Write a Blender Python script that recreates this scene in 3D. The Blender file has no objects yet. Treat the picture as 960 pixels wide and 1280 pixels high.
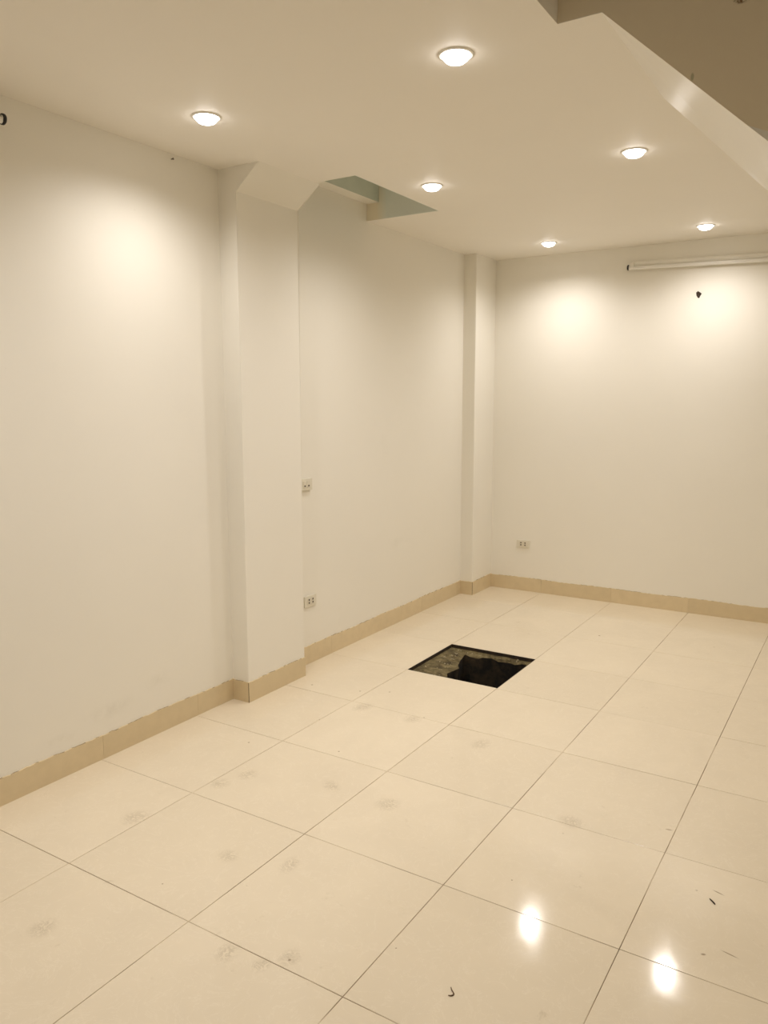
import bpy, bmesh, math, random
from mathutils import Vector, Matrix
random.seed(7)
S = bpy.context.scene
COL = S.collection

# ------------------------------------------------------------------ camera
F_PX = 979.58
cam_d = bpy.data.cameras.new('camera')
cam = bpy.data.objects.new('camera', cam_d)
COL.objects.link(cam)
cam_d.sensor_fit = 'VERTICAL'
cam_d.sensor_height = 36.0
cam_d.sensor_width = 27.0
cam_d.lens = F_PX / 1280 * 36.0
cam_d.clip_start = 0.02
yaw, pitch, roll = 0.560445, -0.142862, -0.001625
fw = Vector((-math.sin(yaw) * math.cos(pitch), math.cos(yaw) * math.cos(pitch), math.sin(pitch)))
rt = Vector((math.cos(yaw), math.sin(yaw), 0))
up = rt.cross(fw)
r2 = rt * math.cos(roll) + up * math.sin(roll)
u2 = -rt * math.sin(roll) + up * math.cos(roll)
M = Matrix((r2, u2, -fw)).transposed().to_4x4()
M.translation = Vector((2.3464, -1.6056, 1.6478))
cam.matrix_world = M
S.camera = cam

# ------------------------------------------------------------------ world / exposure
w = bpy.data.worlds.new('world')
S.world = w
w.use_nodes = True
w.node_tree.nodes['Background'].inputs[0].default_value = (0.05, 0.06, 0.08, 1)
w.node_tree.nodes['Background'].inputs[1].default_value = 0.1
S.view_settings.view_transform = 'Standard'
S.view_settings.look = 'None'
S.view_settings.gamma = 1.0
S.view_settings.use_curve_mapping = False
S.view_settings.exposure = 0.0
S.cycles.max_bounces = 16
S.cycles.diffuse_bounces = 10
S.cycles.glossy_bounces = 6
S.cycles.caustics_reflective = False
S.cycles.sample_clamp_indirect = 6.0

LAMP_COL = (1.0, 0.945, 0.90)
LAMP_WATT = 50.5            # each downlight's beam
LENS_GLOW = 15.0             # its lit lens

# ------------------------------------------------------------------ dimensions (metres)
H = 2.80                      # ceiling height
XL, XR = -0.585, 2.95         # left / right wall faces
YB, YF = 4.670, -3.60         # back / front wall faces
T = 0.60                      # tile pitch
PX, PY0, PY1 = -0.471, 1.485, 1.985   # big pillar
QY0 = 4.290                   # corner pillar
LAMPS = [(-0.091, 0.908), (1.045, 0.930), (0.189, 2.330), (1.279, 2.314), (0.165, 4.187), (1.263, 4.194),
         (-0.060, -0.560), (1.060, -0.540)]        # the last two are added out of view to brighten the near half

# ------------------------------------------------------------------ node helpers
def new_mat(name):
    m = bpy.data.materials.new(name)
    m.use_nodes = True
    nt = m.node_tree
    return m, nt, nt.nodes['Principled BSDF']

def node(nt, t, **kw):
    n = nt.nodes.new(t)
    for k, v in kw.items():
        setattr(n, k, v)
    return n

def pos_noise(nt, scale, detail=4, rough=0.55, vec=None, dist=0.0):
    if vec is None:
        vec = node(nt, 'ShaderNodeNewGeometry').outputs['Position']
    n = node(nt, 'ShaderNodeTexNoise')
    n.inputs['Scale'].default_value = scale
    n.inputs['Detail'].default_value = detail
    n.inputs['Roughness'].default_value = rough
    n.inputs['Distortion'].default_value = dist
    nt.links.new(vec, n.inputs['Vector'])
    return n.outputs['Fac']

def ramp(nt, fac, stops):
    n = node(nt, 'ShaderNodeValToRGB')
    cr = n.color_ramp
    while len(cr.elements) > 1:
        cr.elements.remove(cr.elements[-1])
    cr.elements[0].position, cr.elements[0].color = stops[0][0], (*stops[0][1], 1)
    for p, c in stops[1:]:
        e = cr.elements.new(p)
        e.color = (*c, 1)
    nt.links.new(fac, n.inputs['Fac'])
    return n.outputs['Color']

def mix(nt, fac, a, b, mode='MIX'):
    n = node(nt, 'ShaderNodeMix', data_type='RGBA', blend_type=mode)
    for sock, v in ((n.inputs[0], fac), (n.inputs[6], a), (n.inputs[7], b)):
        if hasattr(v, 'is_linked'):
            nt.links.new(v, sock)
        elif isinstance(v, (int, float)):
            sock.default_value = v
        else:
            sock.default_value = (*v, 1)
    return n.outputs[2]

def bump(nt, b, h, strength, dist):
    n = node(nt, 'ShaderNodeBump')
    n.inputs['Strength'].default_value = strength
    n.inputs['Distance'].default_value = dist
    nt.links.new(h, n.inputs['Height'])
    nt.links.new(n.outputs['Normal'], b.inputs['Normal'])

def simple(name, col, rough=0.5, metal=0.0, var=0.06, scale=12.0):
    m, nt, b = new_mat(name)
    f = pos_noise(nt, scale)
    lo = tuple(c * (1 - var) for c in col)
    hi = tuple(min(1, c * (1 + var)) for c in col)
    nt.links.new(ramp(nt, f, [(0.3, lo), (0.7, hi)]), b.inputs['Base Color'])
    b.inputs['Roughness'].default_value = rough
    b.inputs['Metallic'].default_value = metal
    return m

# ------------------------------------------------------------------ materials
def wall_paint(name, col, rough, stains=True):
    m, nt, b = new_mat(name)
    g = node(nt, 'ShaderNodeNewGeometry').outputs['Position']
    f = pos_noise(nt, 1.3, 3, vec=g)
    c = ramp(nt, f, [(0.3, tuple(x * 0.975 for x in col)), (0.7, col)])
    if stains:   # scuffed, rubbed grey patches, a few only
        s = pos_noise(nt, 2.4, 5, 0.6, vec=g, dist=0.4)
        c = mix(nt, ramp(nt, s, [(0.66, (0, 0, 0)), (0.82, (0.25, 0.25, 0.25))]), c, tuple(x * 0.80 for x in col))
        k = pos_noise(nt, 55, 2, 0.5, vec=g)
        c = mix(nt, ramp(nt, k, [(0.80, (0, 0, 0)), (0.84, (0.5, 0.5, 0.5))]), c, (0.30, 0.25, 0.18))
    if name == 'stair_side_tan':
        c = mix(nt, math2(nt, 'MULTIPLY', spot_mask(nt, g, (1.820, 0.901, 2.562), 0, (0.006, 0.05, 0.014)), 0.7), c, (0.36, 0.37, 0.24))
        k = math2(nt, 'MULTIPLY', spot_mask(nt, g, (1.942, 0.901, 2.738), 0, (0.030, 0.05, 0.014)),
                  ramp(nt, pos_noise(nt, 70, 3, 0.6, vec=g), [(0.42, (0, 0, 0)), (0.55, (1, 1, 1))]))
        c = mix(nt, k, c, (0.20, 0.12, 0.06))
    if stains:
        k = None
        for cc, sc in (((XL, 0.674, 0.215), (0.05, 0.20, 0.06)), ((XL, 0.40, 0.175), (0.05, 0.13, 0.035)), ((XL, 0.95, 0.27), (0.05, 0.12, 0.05))):
            q = spot_mask(nt, g, cc, 0, sc, 1.0)
            k = q if k is None else math2(nt, 'MAXIMUM', k, q)
        q = ramp(nt, pos_noise(nt, 14, 4, 0.65, vec=g), [(0.40, (0, 0, 0)), (0.75, (0.26, 0.26, 0.26))])
        c = mix(nt, math2(nt, 'MULTIPLY', k, q), c, (0.50, 0.47, 0.40))
    nt.links.new(c, b.inputs['Base Color'])
    b.inputs['Roughness'].default_value = rough
    b.inputs['Specular IOR Level'].default_value = 0.35
    fine = pos_noise(nt, 160, 3, 0.6, vec=g)
    bump(nt, b, fine, 0.08, 0.002)
    return m

def spot_mask(nt, pos, c, rot, scale, soft=0.55):
    mp = node(nt, 'ShaderNodeMapping', vector_type='TEXTURE')
    mp.inputs['Location'].default_value = c
    mp.inputs['Rotation'].default_value = (0, 0, rot)
    mp.inputs['Scale'].default_value = scale
    nt.links.new(pos, mp.inputs['Vector'])
    ln = node(nt, 'ShaderNodeVectorMath', operation='LENGTH')
    nt.links.new(mp.outputs[0], ln.inputs[0])
    mr = node(nt, 'ShaderNodeMapRange', interpolation_type='SMOOTHSTEP')
    nt.links.new(ln.outputs['Value'], mr.inputs['Value'])
    mr.inputs['From Min'].default_value = 1.0
    mr.inputs['From Max'].default_value = 1.0 - soft
    return mr.outputs['Result']

def math2(nt, op, a, b_):
    n = node(nt, 'ShaderNodeMath', operation=op)
    for i, v in enumerate((a, b_)):
        if hasattr(v, 'is_linked'):
            nt.links.new(v, n.inputs[i])
        else:
            n.inputs[i].default_value = v
    return n.outputs[0]

# rubbed-in foot marks (x, y, half length, half width, turn) and grains of dirt (x, y, radius) on the floor
SMUDGES = [(-0.045, 0.338, 0.062, 0.055, 1.45), (0.091, 0.846, 0.052, 0.045, 1.77), (0.042, 0.724, 0.046, 0.05, 1.04),
           (0.454, 0.336, 0.040, 0.044, 1.42), (0.679, 0.413, 0.058, 0.033, 1.74), (0.978, 0.042, 0.045, 0.036, 1.44),
           (0.924, -0.025, 0.035, 0.03, 1.33), (0.802, -0.037, 0.050, 0.038, 1.56), (0.232, -0.266, 0.050, 0.045, 1.72),
           (0.465, 0.960, 0.061, 0.038, -0.48), (0.097, 1.757, 0.071, 0.05, 1.24), (0.405, 1.760, 0.053, 0.05, 1.18),
           (0.835, 1.679, 0.065, 0.05, 1.31), (1.440, 1.225, 0.058, 0.047, -0.32), (0.754, 0.960, 0.059, 0.055, 1.13)]
STREAKS = [(2.007, 1.051, 0.026, 0.004, -0.32), (2.087, 0.752, 0.034, 0.0035, -0.22), (1.777, 1.369, 0.018, 0.005, 0.2), (2.02, 0.71, 0.010, 0.006, 0.5)]
GRAINS = [(-0.128, 1.099, 0.0065), (0.379, 0.093, 0.004), (-0.339, 1.881, 0.008), (0.983, 0.035, 0.006), (-0.045, 1.945, 0.007),
          (0.105, 2.023, 0.007), (0.448, 1.81, 0.006), (1.389, 0.749, 0.004), (1.225, 0.246, 0.0035), (0.795, 3.712, 0.010), (0.0, 1.5, 0.005), (0.3, 1.25, 0.006)]

M_WALL = wall_paint('wall_paint', (0.810, 0.788, 0.722), 0.5)
M_WELL = wall_paint('stairwell_paint', (0.70, 0.725, 0.77), 0.55, stains=False)
M_CEIL = wall_paint('ceiling_paint', (0.835, 0.805, 0.745), 0.6, stains=False)
M_STAIR_SIDE = wall_paint('stair_side_tan', (0.80, 0.715, 0.565), 0.5, stains=False)  # tanner base colour than the rest of the stair
M_STAIR = wall_paint('stair_paint', (0.82, 0.80, 0.745), 0.36, stains=False)

m, nt, b = new_mat('raw_cement_recess')
g = node(nt, 'ShaderNodeNewGeometry').outputs['Position']
f = pos_noise(nt, 6, 4, vec=g)
nt.links.new(ramp(nt, f, [(0.3, (0.58, 0.63, 0.56)), (0.7, (0.67, 0.72, 0.64))]), b.inputs['Base Color'])
b.inputs['Roughness'].default_value = 0.9
M_RAW = m
m, nt, b = new_mat('cement_with_cream_overspray')
g = node(nt, 'ShaderNodeNewGeometry').outputs['Position']
f = pos_noise(nt, 6, 4, vec=g)
c = ramp(nt, f, [(0.3, (0.74, 0.78, 0.74)), (0.7, (0.80, 0.84, 0.80))])
sx = node(nt, 'ShaderNodeSeparateXYZ')
nt.links.new(g, sx.inputs[0])
mr = node(nt, 'ShaderNodeMapRange')
nt.links.new(sx.outputs[0], mr.inputs['Value'])
mr.inputs['From Min'].default_value = -0.51
mr.inputs['From Max'].default_value = -0.43
c = mix(nt, mr.outputs['Result'], (0.80, 0.74, 0.60), c)
nt.links.new(c, b.inputs['Base Color'])
b.inputs['Roughness'].default_value = 0.8
M_SPRAY = m

def tile_mat():
    m, nt, b = new_mat('polished_cream_porcelain')
    g = node(nt, 'ShaderNodeNewGeometry').outputs['Position']
    oi = node(nt, 'ShaderNodeObjectInfo').outputs['Random']
    base = ramp(nt, oi, [(0.0, (0.690, 0.610, 0.473)), (1.0, (0.735, 0.652, 0.510))])
    cloud = pos_noise(nt, 3.2, 4, 0.6, vec=g, dist=0.6)
    base = mix(nt, ramp(nt, cloud, [(0.35, (0, 0, 0)), (0.75, (0.55, 0.55, 0.55))]), base, (0.655, 0.578, 0.450))
    # fine pale veins inside the porcelain
    v = pos_noise(nt, 9, 5, 0.65, vec=g, dist=1.6)
    vein = ramp(nt, v, [(0.485, (0, 0, 0)), (0.50, (0.35, 0.35, 0.35)), (0.515, (0, 0, 0))])
    base = mix(nt, vein, base, (0.80, 0.73, 0.60))
    # dirt: smudges and foot scuffs left on the floor
    s1 = pos_noise(nt, 7.5, 6, 0.62, vec=g, dist=0.9)
    sm = ramp(nt, s1, [(0.63, (0, 0, 0)), (0.74, (0.55, 0.55, 0.55))])
    s2 = pos_noise(nt, 38, 4, 0.6, vec=g, dist=1.0)
    sm2 = ramp(nt, s2, [(0.50, (0, 0, 0)), (0.70, (1, 1, 1))])
    base = mix(nt, mix(nt, 1.0, sm, sm2, 'MULTIPLY'), base, (0.46, 0.38, 0.26))
    tot = None
    for x, y, a, c_, t in SMUDGES:
        k = spot_mask(nt, g, (x, y, 0), t, (a * 1.25, c_ * 1.25, 1.0), 0.8)
        tot = k if tot is None else math2(nt, 'MAXIMUM', tot, k)
    ring = pos_noise(nt, 30, 4, 0.6, vec=g, dist=2.2)
    rg = ramp(nt, ring, [(0.44, (0, 0, 0)), (0.52, (0.8, 0.8, 0.8)), (0.58, (0.15, 0.15, 0.15)), (0.68, (0.5, 0.5, 0.5))])
    base = mix(nt, math2(nt, 'MULTIPLY', math2(nt, 'MULTIPLY', tot, rg), 0.72), base, (0.42, 0.35, 0.25))
    tot = None
    for x, y, a, c_, t in STREAKS:
        k = spot_mask(nt, g, (x, y, 0), t, (a, c_, 1.0), 0.7)
        tot = k if tot is None else math2(nt, 'MAXIMUM', tot, k)
    for x, y, a in GRAINS:
        k = spot_mask(nt, g, (x, y, 0), 0, (a, a, 1.0), 0.6)
        tot = math2(nt, 'MAXIMUM', tot, k)
    base = mix(nt, math2(nt, 'MULTIPLY', tot, 0.75), base, (0.22, 0.16, 0.09))
    s3 = pos_noise(nt, 26, 2, 0.5, vec=g)
    base = mix(nt, ramp(nt, s3, [(0.775, (0, 0, 0)), (0.80, (0.55, 0.55, 0.55))]), base, (0.33, 0.26, 0.17))
    nt.links.new(base, b.inputs['Base Color'])
    rr = node(nt, 'ShaderNodeMapRange')
    nt.links.new(s1, rr.inputs['Value'])
    rr.inputs['From Min'].default_value = 0.35
    rr.inputs['From Max'].default_value = 0.75
    rr.inputs['To Min'].default_value = 0.07
    rr.inputs['To Max'].default_value = 0.13
    nt.links.new(rr.outputs['Result'], b.inputs['Roughness'])
    b.inputs['IOR'].default_value = 1.5
    fine = pos_noise(nt, 220, 2, 0.5, vec=g)
    bump(nt, b, fine, 0.05, 0.0006)
    return m
M_TILE = tile_mat()

m, nt, b = new_mat('dirty_grout')
f = pos_noise(nt, 2.6, 3, 0.6)
nt.links.new(ramp(nt, f, [(0.36, (0.13, 0.085, 0.045)), (0.50, (0.24, 0.17, 0.10)), (0.62, (0.60, 0.51, 0.38))]), b.inputs['Base Color'])
b.inputs['Roughness'].default_value = 0.9
M_GROUT = m

m, nt, b = new_mat('tan_skirting_tile')
g = node(nt, 'ShaderNodeNewGeometry').outputs['Position']
oi = node(nt, 'ShaderNodeObjectInfo').outputs['Random']
c = ramp(nt, oi, [(0, (0.625, 0.518, 0.338)), (1, (0.670, 0.558, 0.370))])
f = pos_noise(nt, 14, 4, 0.6, vec=g)
c = mix(nt, ramp(nt, f, [(0.4, (0, 0, 0)), (0.75, (0.5, 0.5, 0.5))]), c, (0.565, 0.465, 0.30))
nt.links.new(c, b.inputs['Base Color'])
b.inputs['Roughness'].default_value = 0.35
M_SKIRT = m

m, nt, b = new_mat('lamp_light')
em = node(nt, 'ShaderNodeEmission')
em.inputs['Color'].default_value = (*LAMP_COL, 1)
em.inputs['Strength'].default_value = LENS_GLOW
nt.links.new(em.outputs[0], nt.nodes['Material Output'].inputs['Surface'])
M_LIGHT = m

M_WHITE = simple('white_plastic', (0.82, 0.80, 0.74), 0.35, var=0.02)
M_TRIM = simple('white_enamel_ring', (0.85, 0.84, 0.80), 0.3, var=0.02)
M_REFL = simple('silver_reflector', (0.8, 0.79, 0.76), 0.25, 0.9, var=0.02)
M_SOCK = simple('ivory_plastic', (0.70, 0.67, 0.575), 0.35, var=0.02)
M_MOD = simple('ivory_plastic_module', (0.67, 0.63, 0.53), 0.3, var=0.02)
M_BLACK = simple('black_plastic', (0.012, 0.011, 0.012), 0.35, var=0.1)
M_SLOT = simple('socket_slot_dark', (0.05, 0.035, 0.02), 0.7, var=0.1)
M_GLASS = simple('frosted_tube_glass', (0.80, 0.79, 0.76), 0.12, var=0.02)
M_DARKBIT = simple('dark_brown_bit', (0.030, 0.018, 0.008), 0.8, var=0.3, scale=90)
M_TWIG = simple('brown_twist', (0.10, 0.055, 0.022), 0.7, var=0.3, scale=200)
M_STEEL = simple('dull_steel', (0.16, 0.14, 0.11), 0.5, 0.6)

m, nt, b = new_mat('dirty_pit_concrete')
g = node(nt, 'ShaderNodeNewGeometry').outputs['Position']
f = pos_noise(nt, 16, 6, 0.7, vec=g, dist=0.5)
c = ramp(nt, f, [(0.32, (0.030, 0.021, 0.008)), (0.50, (0.12, 0.093, 0.040)), (0.70, (0.24, 0.195, 0.095))])
nt.links.new(c, b.inputs['Base Color'])
b.inputs['Roughness'].default_value = 0.95
bump(nt, b, pos_noise(nt, 60, 4, 0.7, vec=g), 0.6, 0.012)
M_PIT = m
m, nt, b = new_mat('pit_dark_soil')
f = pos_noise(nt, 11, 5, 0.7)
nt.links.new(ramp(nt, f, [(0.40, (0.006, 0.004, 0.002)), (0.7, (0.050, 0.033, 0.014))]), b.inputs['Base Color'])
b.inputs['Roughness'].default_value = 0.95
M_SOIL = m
M_GROUT_DARK = simple('dark_joint', (0.09, 0.06, 0.03), 0.9, var=0.4, scale=60)
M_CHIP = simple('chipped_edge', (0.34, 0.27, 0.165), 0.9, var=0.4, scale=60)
M_MORTAR_SHADE = simple('shaded_mortar_edge', (0.028, 0.017, 0.008), 0.9, var=0.4, scale=40)  # dirty mortar, near-black as it also paints the shadow under the tiles

# ------------------------------------------------------------------ mesh helpers
def link(name, bm, mat, parent=None, smooth=False, loc=None):
    me = bpy.data.meshes.new(name)
    bmesh.ops.recalc_face_normals(bm, faces=bm.faces[:])
    bm.to_mesh(me)
    bm.free()
    for mm in (mat if isinstance(mat, (list, tuple)) else [mat]):
        me.materials.append(mm)
    if smooth:
        for p in me.polygons:
            p.use_smooth = True
    o = bpy.data.objects.new(name, me)
    COL.objects.link(o)
    if parent:
        o.parent = parent
    if loc is not None:
        o.location = loc
    return o

def empty(name, loc=(0, 0, 0), rotz=0.0):
    o = bpy.data.objects.new(name, None)
    o.empty_display_size = 0.05
    COL.objects.link(o)
    o.location = loc
    o.rotation_euler = (0, 0, rotz)
    return o

def tag(o, label, cat, group=None, kind=None):
    o['label'] = label
    o['category'] = cat
    if group:
        o['group'] = group
    if kind:
        o['kind'] = kind
    return o

def struct(o, label, cat):
    return tag(o, label, cat, kind='structure')

def add_box(bm, lo, hi, bevel=0.0, seg=1, mi=0):
    vs = [bm.verts.new((x, y, z)) for x in (lo[0], hi[0]) for y in (lo[1], hi[1]) for z in (lo[2], hi[2])]
    F = [(0, 1, 3, 2), (4, 6, 7, 5), (0, 4, 5, 1), (2, 3, 7, 6), (0, 2, 6, 4), (1, 5, 7, 3)]
    fs = [bm.faces.new([vs[i] for i in q]) for q in F]
    for f_ in fs:
        f_.material_index = mi
    if bevel:
        es = list({e for f_ in fs for e in f_.edges})
        bmesh.ops.bevel(bm, geom=es, offset=bevel, segments=seg, affect='EDGES', profile=0.5)

def add_prism(bm, poly, axis, a, b_, mi=0):
    """poly: list of 2-D points in the two other axes, extruded from a to b_ along axis."""
    def P(p, t):
        q = [0, 0, 0]
        o_ = [i for i in range(3) if i != axis]
        q[o_[0]], q[o_[1]], q[axis] = p[0], p[1], t
        return q
    A = [bm.verts.new(P(p, a)) for p in poly]
    B = [bm.verts.new(P(p, b_)) for p in poly]
    n = len(poly)
    fs = [bm.faces.new(A[::-1]), bm.faces.new(B)]
    for i in range(n):
        fs.append(bm.faces.new((A[i], A[(i + 1) % n], B[(i + 1) % n], B[i])))
    for f_ in fs:
        f_.material_index = mi

def add_lathe(bm, prof, n=32, axis='Z', closed=False):
    rings = []
    for r, z in prof:
        ring = []
        for k in range(n):
            a = 2 * math.pi * k / n
            c, s = r * math.cos(a), r * math.sin(a)
            ring.append(bm.verts.new((c, s, z) if axis == 'Z' else (z, c, s)))
        rings.append(ring)
    m_ = len(rings)
    for i in range(m_ if closed else m_ - 1):
        A, B = rings[i], rings[(i + 1) % m_]
        for k in range(n):
            bm.faces.new((A[k], A[(k + 1) % n], B[(k + 1) % n], B[k]))
    return rings

def cells(bm, xs, ys, skip, z0, z1):
    """slab from z0 to z1 over a grid with cells left out; shared verts, real hole sides."""
    V = {}
    def v(i, j, z):
        if (i, j, z) not in V:
            V[(i, j, z)] = bm.verts.new((xs[i], ys[j], z))
        return V[(i, j, z)]
    nx, ny = len(xs) - 1, len(ys) - 1
    solid = {(i, j) for i in range(nx) for j in range(ny)
             if not skip((xs[i] + xs[i + 1]) / 2, (ys[j] + ys[j + 1]) / 2)}
    for i, j in solid:
        q = [(i, j), (i + 1, j), (i + 1, j + 1), (i, j + 1)]
        bm.faces.new([v(a, b2, z1) for a, b2 in q])
        bm.faces.new([v(a, b2, z0) for a, b2 in q[::-1]])
        for (di, dj, e0, e1) in ((0, -1, q[0], q[1]), (1, 0, q[1], q[2]), (0, 1, q[2], q[3]), (-1, 0, q[3], q[0])):
            if (i + di, j + dj) not in solid:
                bm.faces.new([v(*e0, z0), v(*e1, z0), v(*e1, z1), v(*e0, z1)])

def uniq(vals):
    out = []
    for x in sorted(vals):
        if not out or x - out[-1] > 1e-4:
            out.append(x)
    return out

# ------------------------------------------------------------------ walls
ZT = 3.25
bm = bmesh.new(); add_box(bm, (XL - 0.2, YF - 0.2, -0.3), (XL, YB + 0.2, ZT))
struct(link('wall_left', bm, M_WALL), 'long cream painted wall with the projecting pillar and two wall plates', 'wall')
bm = bmesh.new(); add_box(bm, (XL, YB, -0.3), (XR, YB + 0.2, ZT))
struct(link('wall_back', bm, M_WALL), 'cream painted end wall below the tube light, with one low socket', 'wall')
bm = bmesh.new(); add_box(bm, (XR, YF - 0.2, -0.3), (XR + 0.2, YB + 0.2, 5.4))
struct(link('wall_right', bm, M_WALL), 'cream painted wall beside the staircase, out of view', 'wall')
bm = bmesh.new(); add_box(bm, (XL, YF - 0.2, -0.3), (XR, YF, ZT))
struct(link('wall_front', bm, M_WALL), 'cream painted wall behind the viewer, out of view', 'wall')

# pillar with a sloped haunch that widens into the ceiling
bm = bmesh.new()
add_prism(bm, [(XL, 0.0), (PX, 0.0), (PX, 2.682), (-0.312, H), (XL, H)], 1, PY0, PY1)
bmesh.ops.bevel(bm, geom=[e_ for e_ in bm.edges if all(v.co.x > PX - 0.01 for v in e_.verts) and abs(e_.verts[0].co.y - e_.verts[1].co.y) < 1e-4], offset=0.006, segments=2, affect='EDGES', profile=0.5)
struct(link('pillar', bm, M_WALL), 'cream pillar on the left wall that flares out below the ceiling', 'pillar')
bm = bmesh.new(); add_prism(bm, [(XL, QY0), (-0.479, QY0), (-0.475, QY0 + 0.0016), (-0.473, QY0 + 0.006), (-0.473, YB), (XL, YB)], 2, 0.0, H)
struct(link('corner_pillar', bm, M_WALL), 'slim cream pillar in the far corner beside the end wall', 'pillar')

# ------------------------------------------------------------------ ceiling (one slab, openings left out)
OX1, OY0, OY1 = -0.052, 1.985, 2.862        # service opening beside the pillar
OY0V = 1.944
SX0, SY0, SY1 = 1.410, -2.40, 0.905         # stairwell opening
FX0, FY1 = 1.548, 1.703                     # stair flight, spans SY1..FY1 in y
hs = 0.040
xs = uniq([XL, XR, OX1, SX0, FX0, PX] + [x + s * hs for x, y in LAMPS for s in (-1, 1)])
ys = uniq([YF, YB, OY0V, OY1, SY0, SY1, FY1] + [y + s * hs for x, y in LAMPS for s in (-1, 1)])
def skip(x, y):
    if x < OX1 and OY0V < y < OY1:
        return True
    if x > SX0 and SY0 < y < SY1:
        return True
    if x > FX0 and SY1 < y < FY1:
        return True
    return any(abs(x - a) < hs and abs(y - c) < hs for a, c in LAMPS)
bm = bmesh.new(); cells(bm, xs, ys, skip, H, H + 0.10)
struct(link('ceiling', bm, M_CEIL), 'cream ceiling with six downlights, a service opening and the stairwell', 'ceiling')

# service opening: cement-lined box above the ceiling, beam along the wall
rec = empty('ceiling_recess', (-0.3, 2.4, H))
struct(rec, 'open rectangular recess in the ceiling beside the pillar, bare grey green inside', 'recess')
def kid(name, bm, mat, parent, **k):
    o = link(name, bm, mat, parent, **k)
    o.matrix_parent_inverse = Matrix.Translation(-parent.location)
    return o
bm = bmesh.new()
add_box(bm, (XL, OY1, H + 0.1002), (OX1 + 0.06, OY1 + 0.06, ZT))
add_box(bm, (XL, OY0V - 0.06, H + 0.1002), (OX1 + 0.06, OY0V, ZT))
add_box(bm, (OX1, OY0V, H + 0.1002), (OX1 + 0.06, OY1, ZT))
add_box(bm, (XL, OY0V - 0.06, ZT), (OX1 + 0.06, OY1 + 0.06, ZT + 0.08))
kid('recess_side', bm, M_WALL, rec)  # unseen faces made pale to bounce light into the recess
bm = bmesh.new()
e = 0.0004
add_box(bm, (XL + 0.0005, OY1 - 0.004, H + e), (OX1 - e, OY1 - e, ZT - 0.001))
add_box(bm, (OX1 - 0.004, OY0V + e, H + e), (OX1 - e, OY1 - 0.0045, ZT - 0.001))
kid('recess_lining', bm, M_SPRAY, rec)
bm = bmesh.new(); add_box(bm, (XL, OY0V + 0.001, 2.905), (-0.490, OY1 - 0.005, ZT - 0.001))
for f_ in bm.faces:
    f_.material_index = 0 if f_.calc_center_median().z < 2.91 else 1
kid('beam', bm, [M_WALL, M_RAW], rec)['label'] = 'concrete beam with a cream painted underside'

# ------------------------------------------------------------------ floor
HX0, HX1, HY0, HY1 = 0.0, 0.598, 2.404, 2.998     # missing tile = pit mouth
bm = bmesh.new()
cells(bm, uniq([XL, HX0, HX1, XR]), uniq([YF, HY0, HY1, YB]),
      lambda x, y: HX0 < x < HX1 and HY0 < y < HY1, -0.30, -0.0016)
floor = link('floor', bm, M_GROUT)
struct(floor, 'floor of large polished cream tiles with thin brown joints and one tile missing', 'floor')
TILE = {}
def tile_mesh(wd, ln):
    key = (round(wd, 4), round(ln, 4))
    if key not in TILE:
        bm = bmesh.new()
        a, c, t, bv = wd / 2, ln / 2, 0.012, 0.0009
        top = [bm.verts.new((sx * (a - bv), sy * (c - bv), 0)) for sx, sy in ((-1, -1), (1, -1), (1, 1), (-1, 1))]
        mid = [bm.verts.new((sx * a, sy * c, -bv)) for sx, sy in ((-1, -1), (1, -1), (1, 1), (-1, 1))]
        bot = [bm.verts.new((sx * a, sy * c, -t)) for sx, sy in ((-1, -1), (1, -1), (1, 1), (-1, 1))]
        bm.faces.new(top)
        for A, B in ((top, mid), (mid, bot)):
            for i in range(4):
                bm.faces.new((A[i], B[i], B[(i + 1) % 4], A[(i + 1) % 4]))
        bmesh.ops.recalc_face_normals(bm, faces=bm.faces[:])
        me = bpy.data.meshes.new('tile')
        bm.to_mesh(me); bm.free()
        me.materials.append(M_TILE)
        TILE[key] = me
    return TILE[key]
colx = [XL, 0.0, 0.6, 1.2, 1.8, 2.4, XR]
for ci in range(6):
    rows = [YF] + [T * k for k in range(-5, 4)]
    if ci <= 1:
        rows += [2.402, 3.000, 3.59, 4.186]
    elif ci == 2:
        rows += [2.388, 2.973, 3.575, 4.175]
    else:
        rows += [2.376, 2.968, 3.553, 4.155]
    rows += [YB]
    for k in range(len(rows) - 1):
        if ci == 1 and abs(rows[k] - 2.402) < 0.01:
            continue                               # the lifted tile
        x0, x1, y0, y1 = colx[ci], colx[ci + 1], rows[k], rows[k + 1]
        gx = gy = 0.0011
        g0 = g1 = gy
        if ci == 3 and abs(y0 - 2.376) < 1e-4: g0 = 0.0
        if ci == 3 and abs(y1 - 2.376) < 1e-4: g1 = 0.0   # tight joint, closed up
        me = tile_mesh(x1 - x0 - 2 * gx, y1 - y0 - g0 - g1)
        o = bpy.data.objects.new('tile', me)
        COL.objects.link(o)
        o.parent = floor
        o.location = ((x0 + x1) / 2, (y0 + g0 + y1 - g1) / 2, random.uniform(-0.0003, 0.0003))
        o.rotation_euler = (random.uniform(-1, 1) * 0.0005, random.uniform(-1, 1) * 0.0005, 0)

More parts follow.
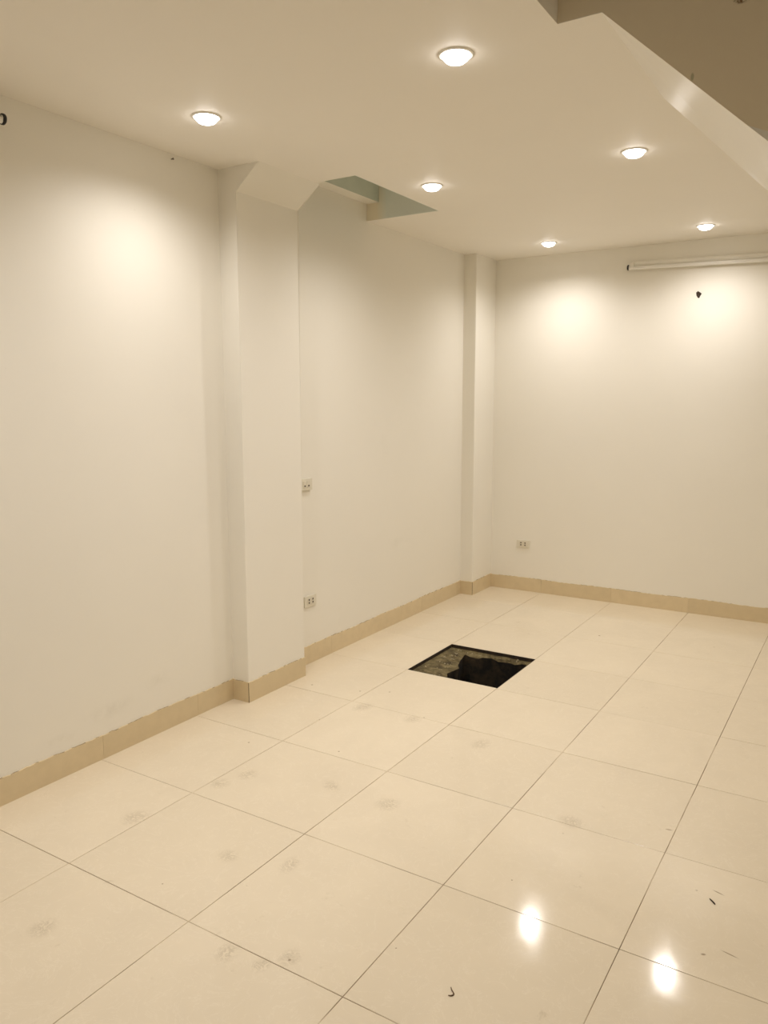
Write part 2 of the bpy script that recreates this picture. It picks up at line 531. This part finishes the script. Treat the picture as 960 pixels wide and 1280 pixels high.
# pit under the missing tile
pit = empty('floor_pit', (0.30, 2.70, 0))
tag(pit, 'dark square pit where one floor tile is missing, dirty concrete ledge inside', 'pit')
def jit(a):
    return random.uniform(-a, a)
outer, inner = [], []
N = 11
def lerp_poly(pts, n):
    L = [0]
    for a, c in zip(pts, pts[1:]):
        L.append(L[-1] + math.dist(a, c))
    out = []
    for k in range(n):
        t = L[-1] * k / (n - 1)
        i = max(j for j in range(len(L) - 1) if L[j] <= t + 1e-9)
        u = (t - L[i]) / (L[i + 1] - L[i])
        out.append((pts[i][0] + u * (pts[i + 1][0] - pts[i][0]), pts[i][1] + u * (pts[i + 1][1] - pts[i][1])))
    return out
sides_o = [[(HX0, HY0), (HX0, HY1)], [(HX0, HY1), (HX1, HY1)], [(HX1, HY1), (HX1, HY0)], [(HX1, HY0), (HX0, HY0)]]
A0, A1, A2, A3 = (0.250, 2.440), (0.128, 2.940), (0.572, 2.966), (0.575, 2.43)
sides_i = [[A0, (0.190, 2.58), (0.205, 2.68), (0.150, 2.80), A1], [A1, (0.30, 2.955), A2], [A2, A3], [A3, A0]]
for so, si in zip(sides_o, sides_i):
    outer += lerp_poly(so, N)[:-1]
    inner += lerp_poly(si, N)[:-1]
n = len(outer)
bm = bmesh.new()
R = []
for t, dz in ((0.0, -0.022), (0.25, -0.026), (0.5, -0.030), (0.75, -0.033), (1.0, -0.042)):
    ring = []
    for k in range(n):
        ox, oy = outer[k]; ix, iy = inner[k]
        x, y = ox + (ix - ox) * t, oy + (iy - oy) * t
        a = 0.0 if t == 0 else 0.012
        ring.append(bm.verts.new((x + jit(a), y + jit(a), dz + (0 if t == 0 else jit(0.006)))))
    R.append(ring)
for A, B in zip(R, R[1:]):
    for k in range(n):
        bm.faces.new((A[k], A[(k + 1) % n], B[(k + 1) % n], B[k]))
inner_pts = [tuple(v.co) for v in R[-1]]
kid('ledge', bm, M_PIT, pit, smooth=True)
bm = bmesh.new()
R = [[bm.verts.new(p) for p in inner_pts]]
for z, a in ((-0.10, 0.012), (-0.18, 0.015), (-0.27, 0.015), (-0.45, 0.01), (-0.75, 0.0)):
    R.append([bm.verts.new((p[0] + jit(a), p[1] + jit(a), z + jit(a))) for p in inner_pts])
for A, B in zip(R, R[1:]):
    for k in range(n):
        bm.faces.new((A[k], A[(k + 1) % n], B[(k + 1) % n], B[k]))
c0 = bm.verts.new((0.36, 2.70, -0.74))
for k in range(n):
    bm.faces.new((R[-1][k], R[-1][(k + 1) % n], c0))
kid('shaft', bm, M_SOIL, pit, smooth=True)
bm = bmesh.new()
d = 0.0015
for lo, hi in (((HX0 - 0.0009, HY0, -0.024), (HX0 + d, HY1, -0.0010)), ((HX1 - d, HY0, -0.024), (HX1 + 0.0009, HY1, -0.0010)),
               ((HX0, HY1 - d, -0.024), (HX1, HY1 + 0.0009, -0.0010)), ((HX0, HY0 - 0.0009, -0.024), (HX1, HY0 + d, -0.0010))):
    add_box(bm, lo, hi)
kid('mortar_edge', bm, M_MORTAR_SHADE, pit)
bm = bmesh.new()
for k in range(90):
    t, s = random.random(), random.uniform(0.06, 0.8)
    i = int(t * (N - 1)) if random.random() < 0.75 else N - 1 + int(t * (N - 1))
    ox, oy = outer[i]; ix, iy = inner[i]
    x, y = ox + (ix - ox) * s + jit(0.01), oy + (iy - oy) * s + jit(0.01)
    r = random.uniform(0.002, 0.0075)
    mt = Matrix.Translation((x, y, -0.028 - 0.006 * s + r * 0.3)) @ Matrix.Rotation(random.random() * 6, 4, 'Z') @ Matrix.Diagonal((1, random.uniform(.6, 1), random.uniform(.5, .9), 1))
    bmesh.ops.create_icosphere(bm, subdivisions=1, radius=r, matrix=mt)
o = kid('crumbs', bm, simple('crumbled_mortar', (0.34, 0.29, 0.18), 0.9, var=0.4, scale=30), pit)
o['kind'] = 'stuff'

# ------------------------------------------------------------------ baseboards, tile by tile
BH = 0.116
def skirting(root, p0, p1, nrm, joints):
    """pieces from p0 to p1 (x, y), proud of the wall by a few mm along nrm, cut at the given lengths."""
    p0, p1, nv = Vector((*p0, 0)), Vector((*p1, 0)), Vector((*nrm, 0))
    L = (p1 - p0).length
    dr = (p1 - p0) / L
    cuts = [0] + [j for j in joints if 0.02 < j < L - 0.02] + [L]
    for a, c in zip(cuts, cuts[1:]):
        g0 = 0.0006 if a > 0 else 0.0
        g1 = 0.0006 if c < L else 0.0
        bm = bmesh.new()
        m_ = max(2, int((c - a) / 0.018))
        rows = []
        for k in range(m_ + 1):
            s = a + g0 + (c - a - g0 - g1) * k / m_
            q = p0 + dr * s
            zt = BH + (jit(0.0022) + 0.0022 * math.sin(s * 9.0 + p0.x * 3))
            rows.append([bm.verts.new(q + Vector((0, 0, -0.001))), bm.verts.new(q + nv * 0.0055 + Vector((0, 0, -0.001))),
                         bm.verts.new(q + nv * 0.0055 + Vector((0, 0, zt - 0.001))), bm.verts.new(q + nv * 0.0035 + Vector((0, 0, zt))),
                         bm.verts.new(q + Vector((0, 0, zt)))])
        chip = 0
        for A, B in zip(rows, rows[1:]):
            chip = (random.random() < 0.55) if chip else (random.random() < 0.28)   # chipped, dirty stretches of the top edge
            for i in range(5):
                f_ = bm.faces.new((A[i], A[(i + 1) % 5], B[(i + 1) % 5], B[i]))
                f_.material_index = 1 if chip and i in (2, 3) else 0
        bm.faces.new(rows[0]); bm.faces.new(rows[-1][::-1])
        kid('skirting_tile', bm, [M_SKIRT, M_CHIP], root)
bl = struct(empty('baseboard_left', (XL, 0.5, 0)), 'tan tile skirting along the left wall and around its pillars', 'baseboard')
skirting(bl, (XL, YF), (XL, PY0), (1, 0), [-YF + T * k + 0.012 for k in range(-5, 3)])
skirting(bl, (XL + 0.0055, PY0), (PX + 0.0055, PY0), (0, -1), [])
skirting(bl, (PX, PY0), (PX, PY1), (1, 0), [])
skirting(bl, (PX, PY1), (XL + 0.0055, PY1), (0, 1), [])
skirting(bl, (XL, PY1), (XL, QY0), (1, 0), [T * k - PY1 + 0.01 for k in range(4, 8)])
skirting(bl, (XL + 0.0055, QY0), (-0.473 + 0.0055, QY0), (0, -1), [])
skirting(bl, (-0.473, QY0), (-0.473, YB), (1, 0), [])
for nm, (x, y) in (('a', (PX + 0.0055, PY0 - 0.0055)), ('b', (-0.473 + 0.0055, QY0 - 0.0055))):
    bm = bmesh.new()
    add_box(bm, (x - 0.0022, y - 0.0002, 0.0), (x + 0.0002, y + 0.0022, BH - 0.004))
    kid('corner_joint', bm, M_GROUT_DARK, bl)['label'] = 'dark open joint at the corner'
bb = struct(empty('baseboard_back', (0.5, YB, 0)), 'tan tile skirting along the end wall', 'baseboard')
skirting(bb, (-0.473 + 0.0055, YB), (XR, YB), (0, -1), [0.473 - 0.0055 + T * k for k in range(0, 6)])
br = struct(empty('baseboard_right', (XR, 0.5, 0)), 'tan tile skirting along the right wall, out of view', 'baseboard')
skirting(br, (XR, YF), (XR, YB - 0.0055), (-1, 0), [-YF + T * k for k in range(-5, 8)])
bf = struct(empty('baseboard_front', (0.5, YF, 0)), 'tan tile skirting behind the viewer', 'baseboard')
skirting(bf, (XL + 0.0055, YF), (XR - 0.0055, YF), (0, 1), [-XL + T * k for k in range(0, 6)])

# ------------------------------------------------------------------ staircase over the right side, and the stairwell above the viewer
st = empty('staircase', (1.9, SY1, 0))
tag(st, 'white staircase coming down through the ceiling at upper right, shaded side and glossy underside', 'staircase', kind='structure')
ST_TOP = 3.35
near = [(SX0, ST_TOP), (SX0, H + 0.0005), (FX0, H + 0.0005), (1.974, 2.404), (2.120, 2.269), (2.20, 2.195), (XR - 0.002, 2.195), (XR - 0.002, ST_TOP)]
far = [(SX0, ST_TOP), (SX0, H + 0.101), (FX0, H + 0.0005), (1.974, 2.367), (2.120, 2.215), (2.20, 2.132), (XR - 0.002, 2.132), (XR - 0.002, ST_TOP)]
bm = bmesh.new()
# a thin near plate carries the side that closes the well, the flight behind it starts at the ceiling edge
A = [bm.verts.new((x, SY1 - 0.004, z)) for x, z in near]
Bv = [bm.verts.new((x, FY1, z)) for x, z in far[2:-1]] + [bm.verts.new((XR - 0.002, FY1, ST_TOP)), bm.verts.new((FX0, FY1, ST_TOP))]
Am = [A[2], A[3], A[4], A[5], A[6], A[7], bm.verts.new((FX0, SY1 - 0.004, ST_TOP))]
bm.faces.new([A[0], A[1], A[2], Am[6]])
# the brown side stops short of the soffit edge: a sliver of the paler stair colour runs up the side at the lower end
K = bm.verts.new((2.20, SY1 - 0.004, 2.300))
bm.faces.new((Am[1], Am[2], Am[3], K))
K2 = bm.verts.new((XR - 0.002, SY1 - 0.004, 2.300))
bm.faces.new((Am[3], Am[4], K2, K))
bm.faces.new((Am[0], Am[1], K, K2, Am[5], Am[6]))
bm.faces.new(Bv)
for i in range(7):
    j = (i + 1) % 7
    bm.faces.new((Am[i], Am[j], Bv[j], Bv[i]))
bm.normal_update()
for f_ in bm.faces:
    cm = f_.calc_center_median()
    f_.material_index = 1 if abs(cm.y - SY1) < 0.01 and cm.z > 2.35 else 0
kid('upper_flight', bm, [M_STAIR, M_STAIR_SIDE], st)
# lower flight along the right wall, hidden behind the frame edge
bm = bmesh.new()
nst, run, top = 11, 0.215, 2.132
prof = []
y, z = FY1 + 0.001, top
for k in range(nst):
    z1 = top - (k + 1) * top / (nst + 1)
    prof += [(y + run * k, z1), (y + run * (k + 1), z1)]
yl = y + run * nst
prof += [(yl, 0.0), (yl - 0.30, 0.0), (y, top - 0.42)]
add_prism(bm, prof, 0, 2.20, XR - 0.002)
kid('lower_flight', bm, M_STAIR, st)

well = struct(empty('stairwell', (2.2, -0.7, H)), 'open stairwell above the viewer with plastered sides', 'stairwell')
bm = bmesh.new(); add_box(bm, (SX0 - 0.12, SY0, H + 0.1002), (SX0, SY1, 5.4)); kid('side_wall', bm, M_WELL, well)
bm = bmesh.new(); add_box(bm, (SX0 - 0.12, SY0 - 0.12, H + 0.1002), (XR, SY0, 5.4)); kid('rear_wall', bm, M_WELL, well)
bm = bmesh.new(); add_box(bm, (SX0 - 0.12, SY1, ST_TOP + 0.002), (XR, SY1 + 0.12, 5.4)); kid('end_wall', bm, M_WELL, well)
bm = bmesh.new(); add_box(bm, (SX0 - 0.12, SY0 - 0.12, 5.4), (XR, SY1 + 0.12, 5.5)); kid('top_slab', bm, M_CEIL, well)

# ------------------------------------------------------------------ downlights
def make_downlight(x, y):
    r = empty('downlight', (x, y, H))
    bm = bmesh.new()
    add_lathe(bm, [(0.0605, 0.0), (0.0595, -0.004), (0.055, -0.0055), (0.049, -0.0045), (0.047, 0.0), (0.047, 0.001), (0.0600, 0.0004)], 36, closed=True)
    link('trim_ring', bm, M_TRIM, r, smooth=True)
    bm = bmesh.new()
    R_ = add_lathe(bm, [(0.0475, -0.0015), (0.0465, 0.006), (0.045, 0.020), (0.043, 0.0235)], 36)
    link('reflector', bm, M_REFL, r, smooth=True)
    bm = bmesh.new()
    R_ = add_lathe(bm, [(0.0462, 0.004), (0.0458, -0.006), (0.041, -0.016), (0.032, -0.0235), (0.017, -0.0275)], 36)
    c = bm.verts.new((0, 0, -0.0285))
    for k in range(36):
        bm.faces.new((R_[-1][k], R_[-1][(k + 1) % 36], c))
    o = link('lens', bm, M_LIGHT, r, smooth=True)
    o['label'] = 'glowing warm white lens'
    ld = bpy.data.lights.new('downlight_beam', 'SPOT')
    ld.energy = LAMP_WATT
    ld.color = LAMP_COL
    ld.spot_size = math.radians(156)
    ld.spot_blend = 1.0
    ld.shadow_soft_size = 0.036
    lo = bpy.data.objects.new('beam', ld)
    COL.objects.link(lo)
    lo.parent = r
    lo.location = (0, 0, -0.034)
    return r
LAB = ['glowing round downlight nearest the left wall, in front of the pillar',
       'largest glowing downlight in the ceiling, nearest the viewer and the stairwell corner',
       'glowing downlight close beside the ceiling recess',
       'glowing downlight close to the white underside of the staircase',
       'small glowing downlight near the far left corner, close to the end wall',
       'small glowing downlight above the tube light on the end wall',
       'added downlight by the left wall, out of view, brightens the near floor', 'added downlight beside the stairwell, out of view, brightens the near floor']
proto = make_downlight(*LAMPS[0])
tag(proto, LAB[0], 'downlight', 'recessed ceiling downlights')
for (x, y), lb in zip(LAMPS[1:], LAB[1:]):
    c = proto.copy(); COL.objects.link(c)
    c.location = (x, y, H)
    c['label'] = lb
    for ch in list(proto.children):
        d = ch.copy(); COL.objects.link(d); d.parent = c

# ------------------------------------------------------------------ tube lights (batten + unlit tube), local x along, wall at local y=0, room at -y
def make_tube():
    r = empty('tube_light')
    L = 1.20
    bm = bmesh.new()
    add_prism(bm, [(0.0, 0.010), (0.0, 0.046), (-0.014, 0.048), (-0.026, 0.042), (-0.030, 0.030), (-0.026, 0.016), (-0.018, 0.010)], 0, 0.035, L - 0.035)
    link('batten', bm, M_WHITE, r)
    for s, x0 in ((1, 0.026), (-1, L - 0.026)):
        bm = bmesh.new(); add_box(bm, (min(x0, x0 + s * 0.022), -0.050, -0.010), (max(x0, x0 + s * 0.022), -0.001, 0.034), 0.004, 2)
        link('lamp_holder', bm, M_WHITE, r)
    bm = bmesh.new()
    add_lathe(bm, [(0.0, 0.010), (0.0135, 0.010), (0.0135, L - 0.010), (0.0, L - 0.010)], 20, axis='X')
    bmesh.ops.translate(bm, verts=bm.verts[:], vec=(0, -0.036, -0.004))
    link('tube', bm, M_GLASS, r, smooth=False)
    for s, x0 in ((1, 0.0), (-1, L)):
        bm = bmesh.new()
        add_lathe(bm, [(0.0185, x0), (0.0205, x0 + s * 0.002), (0.0205, x0 + s * 0.010), (0.0150, x0 + s * 0.013), (0.0145, x0 + s * 0.004), (0.0150, x0)], 24, axis='X', closed=True)
        bmesh.ops.translate(bm, verts=bm.verts[:], vec=(0, -0.036, 0.000))
        o = link('end_cap', bm, M_BLACK, r, smooth=True)
        o['label'] = 'black ring end cap'
        bm = bmesh.new()
        add_lathe(bm, [(0.0, x0 + s * 0.0005), (0.0148, x0 + s * 0.001), (0.0140, x0 + s * 0.018)], 20, axis='X')
        bmesh.ops.translate(bm, verts=bm.verts[:], vec=(0, -0.036, 0.000))
        link('end_plug', bm, M_WHITE, r)
    return r
tb = make_tube()
tag(tb, 'unlit white tube light with black end ring, on the end wall under the ceiling', 'tube light')
tb.location = (0.632, YB, 2.640)
tb.rotation_euler = (0, math.radians(1.5), 0)
t2 = tb.copy(); COL.objects.link(t2)
for ch in list(tb.children):
    d = ch.copy(); COL.objects.link(d); d.parent = t2
t2['label'] = 'unlit tube light on the left wall, only its black end ring in view'
t2.location = (XL, 0.302 - 1.20, 2.700)
t2.rotation_euler = (0, 0, math.radians(90))

# ------------------------------------------------------------------ wall plates; local x along wall, wall at y=0, room at -y
def make_plate(kind, wd=0.118, ht=0.072, dp=0.010):
    r = empty({'outlet': 'socket_outlet', 'switch': 'wall_switch'}[kind])
    bm = bmesh.new(); add_box(bm, (-wd / 2, -dp, -ht / 2), (wd / 2, 0.0, ht / 2), 0.0025, 2)
    link('plate', bm, M_SOCK, r)
    for sx in (-0.019, 0.019):
        if kind == 'outlet':
            bm = bmesh.new(); add_box(bm, (sx - 0.0165, -dp - 0.0022, -0.021), (sx + 0.0165, -dp + 0.001, 0.021), 0.001)
            md = link('module', bm, M_MOD, r)
            for sz in (-0.0095, 0.0095):
                bm = bmesh.new(); add_box(bm, (sx - 0.0055, -dp - 0.0026, sz - 0.0055), (sx + 0.0055, -dp - 0.0018, sz + 0.0055))
                link('slot', bm, M_SLOT, md)
        else:
            bm = bmesh.new(); add_box(bm, (sx - 0.0155, -dp - 0.003, -0.021), (sx + 0.0155, -dp + 0.001, 0.021), 0.001)
            md = link('rocker', bm, M_MOD, r)
            bm = bmesh.new(); add_box(bm, (sx - 0.006, -dp - 0.0042, -0.013), (sx + 0.006, -dp - 0.0028, -0.004))
            link('indicator', bm, M_SLOT, md)
    for sx in (-1, 1):
        bm = bmesh.new()
        add_lathe(bm, [(0.0, 0.0), (0.003, 0.0), (0.003, 0.0012), (0.0, 0.0012)], 10)
        bmesh.ops.rotate(bm, verts=bm.verts[:], matrix=Matrix.Rotation(math.radians(90), 3, 'X'))
        bmesh.ops.translate(bm, verts=bm.verts[:], vec=(sx * (wd / 2 - 0.008), -dp + 0.0006, 0))
        link('screw', bm, M_MOD, r)
    return r
ZR = math.radians(90)
o = make_plate('outlet', ht=0.070); o.location = (XL, 2.188, 0.403); o.rotation_euler = (0, 0, ZR)
tag(o, 'low ivory double socket on the left wall, tucked behind the pillar edge', 'socket')
o = make_plate('switch', dp=0.020, ht=0.070); o.location = (XL, 2.150, 1.137); o.rotation_euler = (0, 0, ZR)
tag(o, 'ivory wall switch half hidden behind the pillar edge, at waist height', 'switch')
o = make_plate('outlet', ht=0.066); o.location = (-0.172, YB, 0.412)
tag(o, 'low ivory double socket on the end wall, right of the corner pillar', 'socket')

# ------------------------------------------------------------------ small bits
bm = bmesh.new()
out = [(-0.020, 0.016), (-0.008, 0.026), (0.006, 0.018), (0.020, 0.006), (0.012, -0.008), (0.004, -0.026), (-0.006, -0.022), (-0.016, -0.006)]
a = [bm.verts.new((x, 0, z)) for x, z in out]
c = [bm.verts.new((x * 0.72 + jit(0.002), -0.008 + jit(0.002), z * 0.72 + jit(0.002))) for x, z in out]
t = bm.verts.new((0.001, -0.004, 0.0))
for i in range(8):
    j = (i + 1) % 8
    bm.faces.new((a[i], a[j], c[j], c[i])); bm.faces.new((c[i], c[j], t))
bm.faces.new(a[::-1])
o = link('wall_anchor', bm, M_DARKBIT, loc=(1.153, YB, 2.408))
tag(o, 'small broken dark brown anchor stub on the end wall below the tube light', 'anchor')

def tube_path(pts, rad, mat, name, seg=7):
    bm = bmesh.new()
    rings = []
    for i, p in enumerate(pts):
        p = Vector(p)
        d = (Vector(pts[min(i + 1, len(pts) - 1)]) - Vector(pts[max(i - 1, 0)])).normalized()
        s = d.cross(Vector((0, 0, 1))).normalized(); u_ = s.cross(d)
        rr = rad[i] if isinstance(rad, (list, tuple)) else rad
        rings.append([bm.verts.new(p + s * rr * math.cos(2 * math.pi * k / seg) + u_ * rr * math.sin(2 * math.pi * k / seg)) for k in range(seg)])
    for A, B in zip(rings, rings[1:]):
        for k in range(seg):
            bm.faces.new((A[k], A[(k + 1) % seg], B[(k + 1) % seg], B[k]))
    bm.faces.new(rings[0][::-1]); bm.faces.new(rings[-1])
    return link(name, bm, mat, smooth=True)

o = tube_path([(1.4406, 0.1900, 0.0016), (1.4470, 0.1820, 0.0016), (1.4540, 0.1765, 0.0018), (1.4590, 0.1715, 0.0018), (1.4590, 0.1660, 0.0018), (1.4540, 0.1610, 0.0016), (1.4480, 0.1590, 0.0016)],
              [0.0012, 0.0016, 0.0016, 0.0018, 0.0018, 0.0017, 0.0012], M_TWIG, 'shaving')
tag(o, 'tiny brown curled shaving on the floor tiles near the viewer', 'shaving')
o = tube_path([(1.9885, 0.9990, 0.0022), (1.9960, 0.9910, 0.0025), (2.0035, 0.9830, 0.0025), (2.0085, 0.9770, 0.0022)], [0.0016, 0.0024, 0.0026, 0.0018], M_DARKBIT, 'splinter')
tag(o, 'tiny dark splinter lying on the floor tiles at the right edge', 'splinter')
bm = bmesh.new()
add_lathe(bm, [(0.0, 0.0), (0.0022, 0.0), (0.0022, 0.012), (0.005, 0.012), (0.005, 0.014), (0.0, 0.014)], 10, axis='X')
o = link('nail', bm, M_STEEL, loc=(XL, 1.174, 2.775))
tag(o, 'small nail in the left wall just below the ceiling, near the pillar', 'nail')
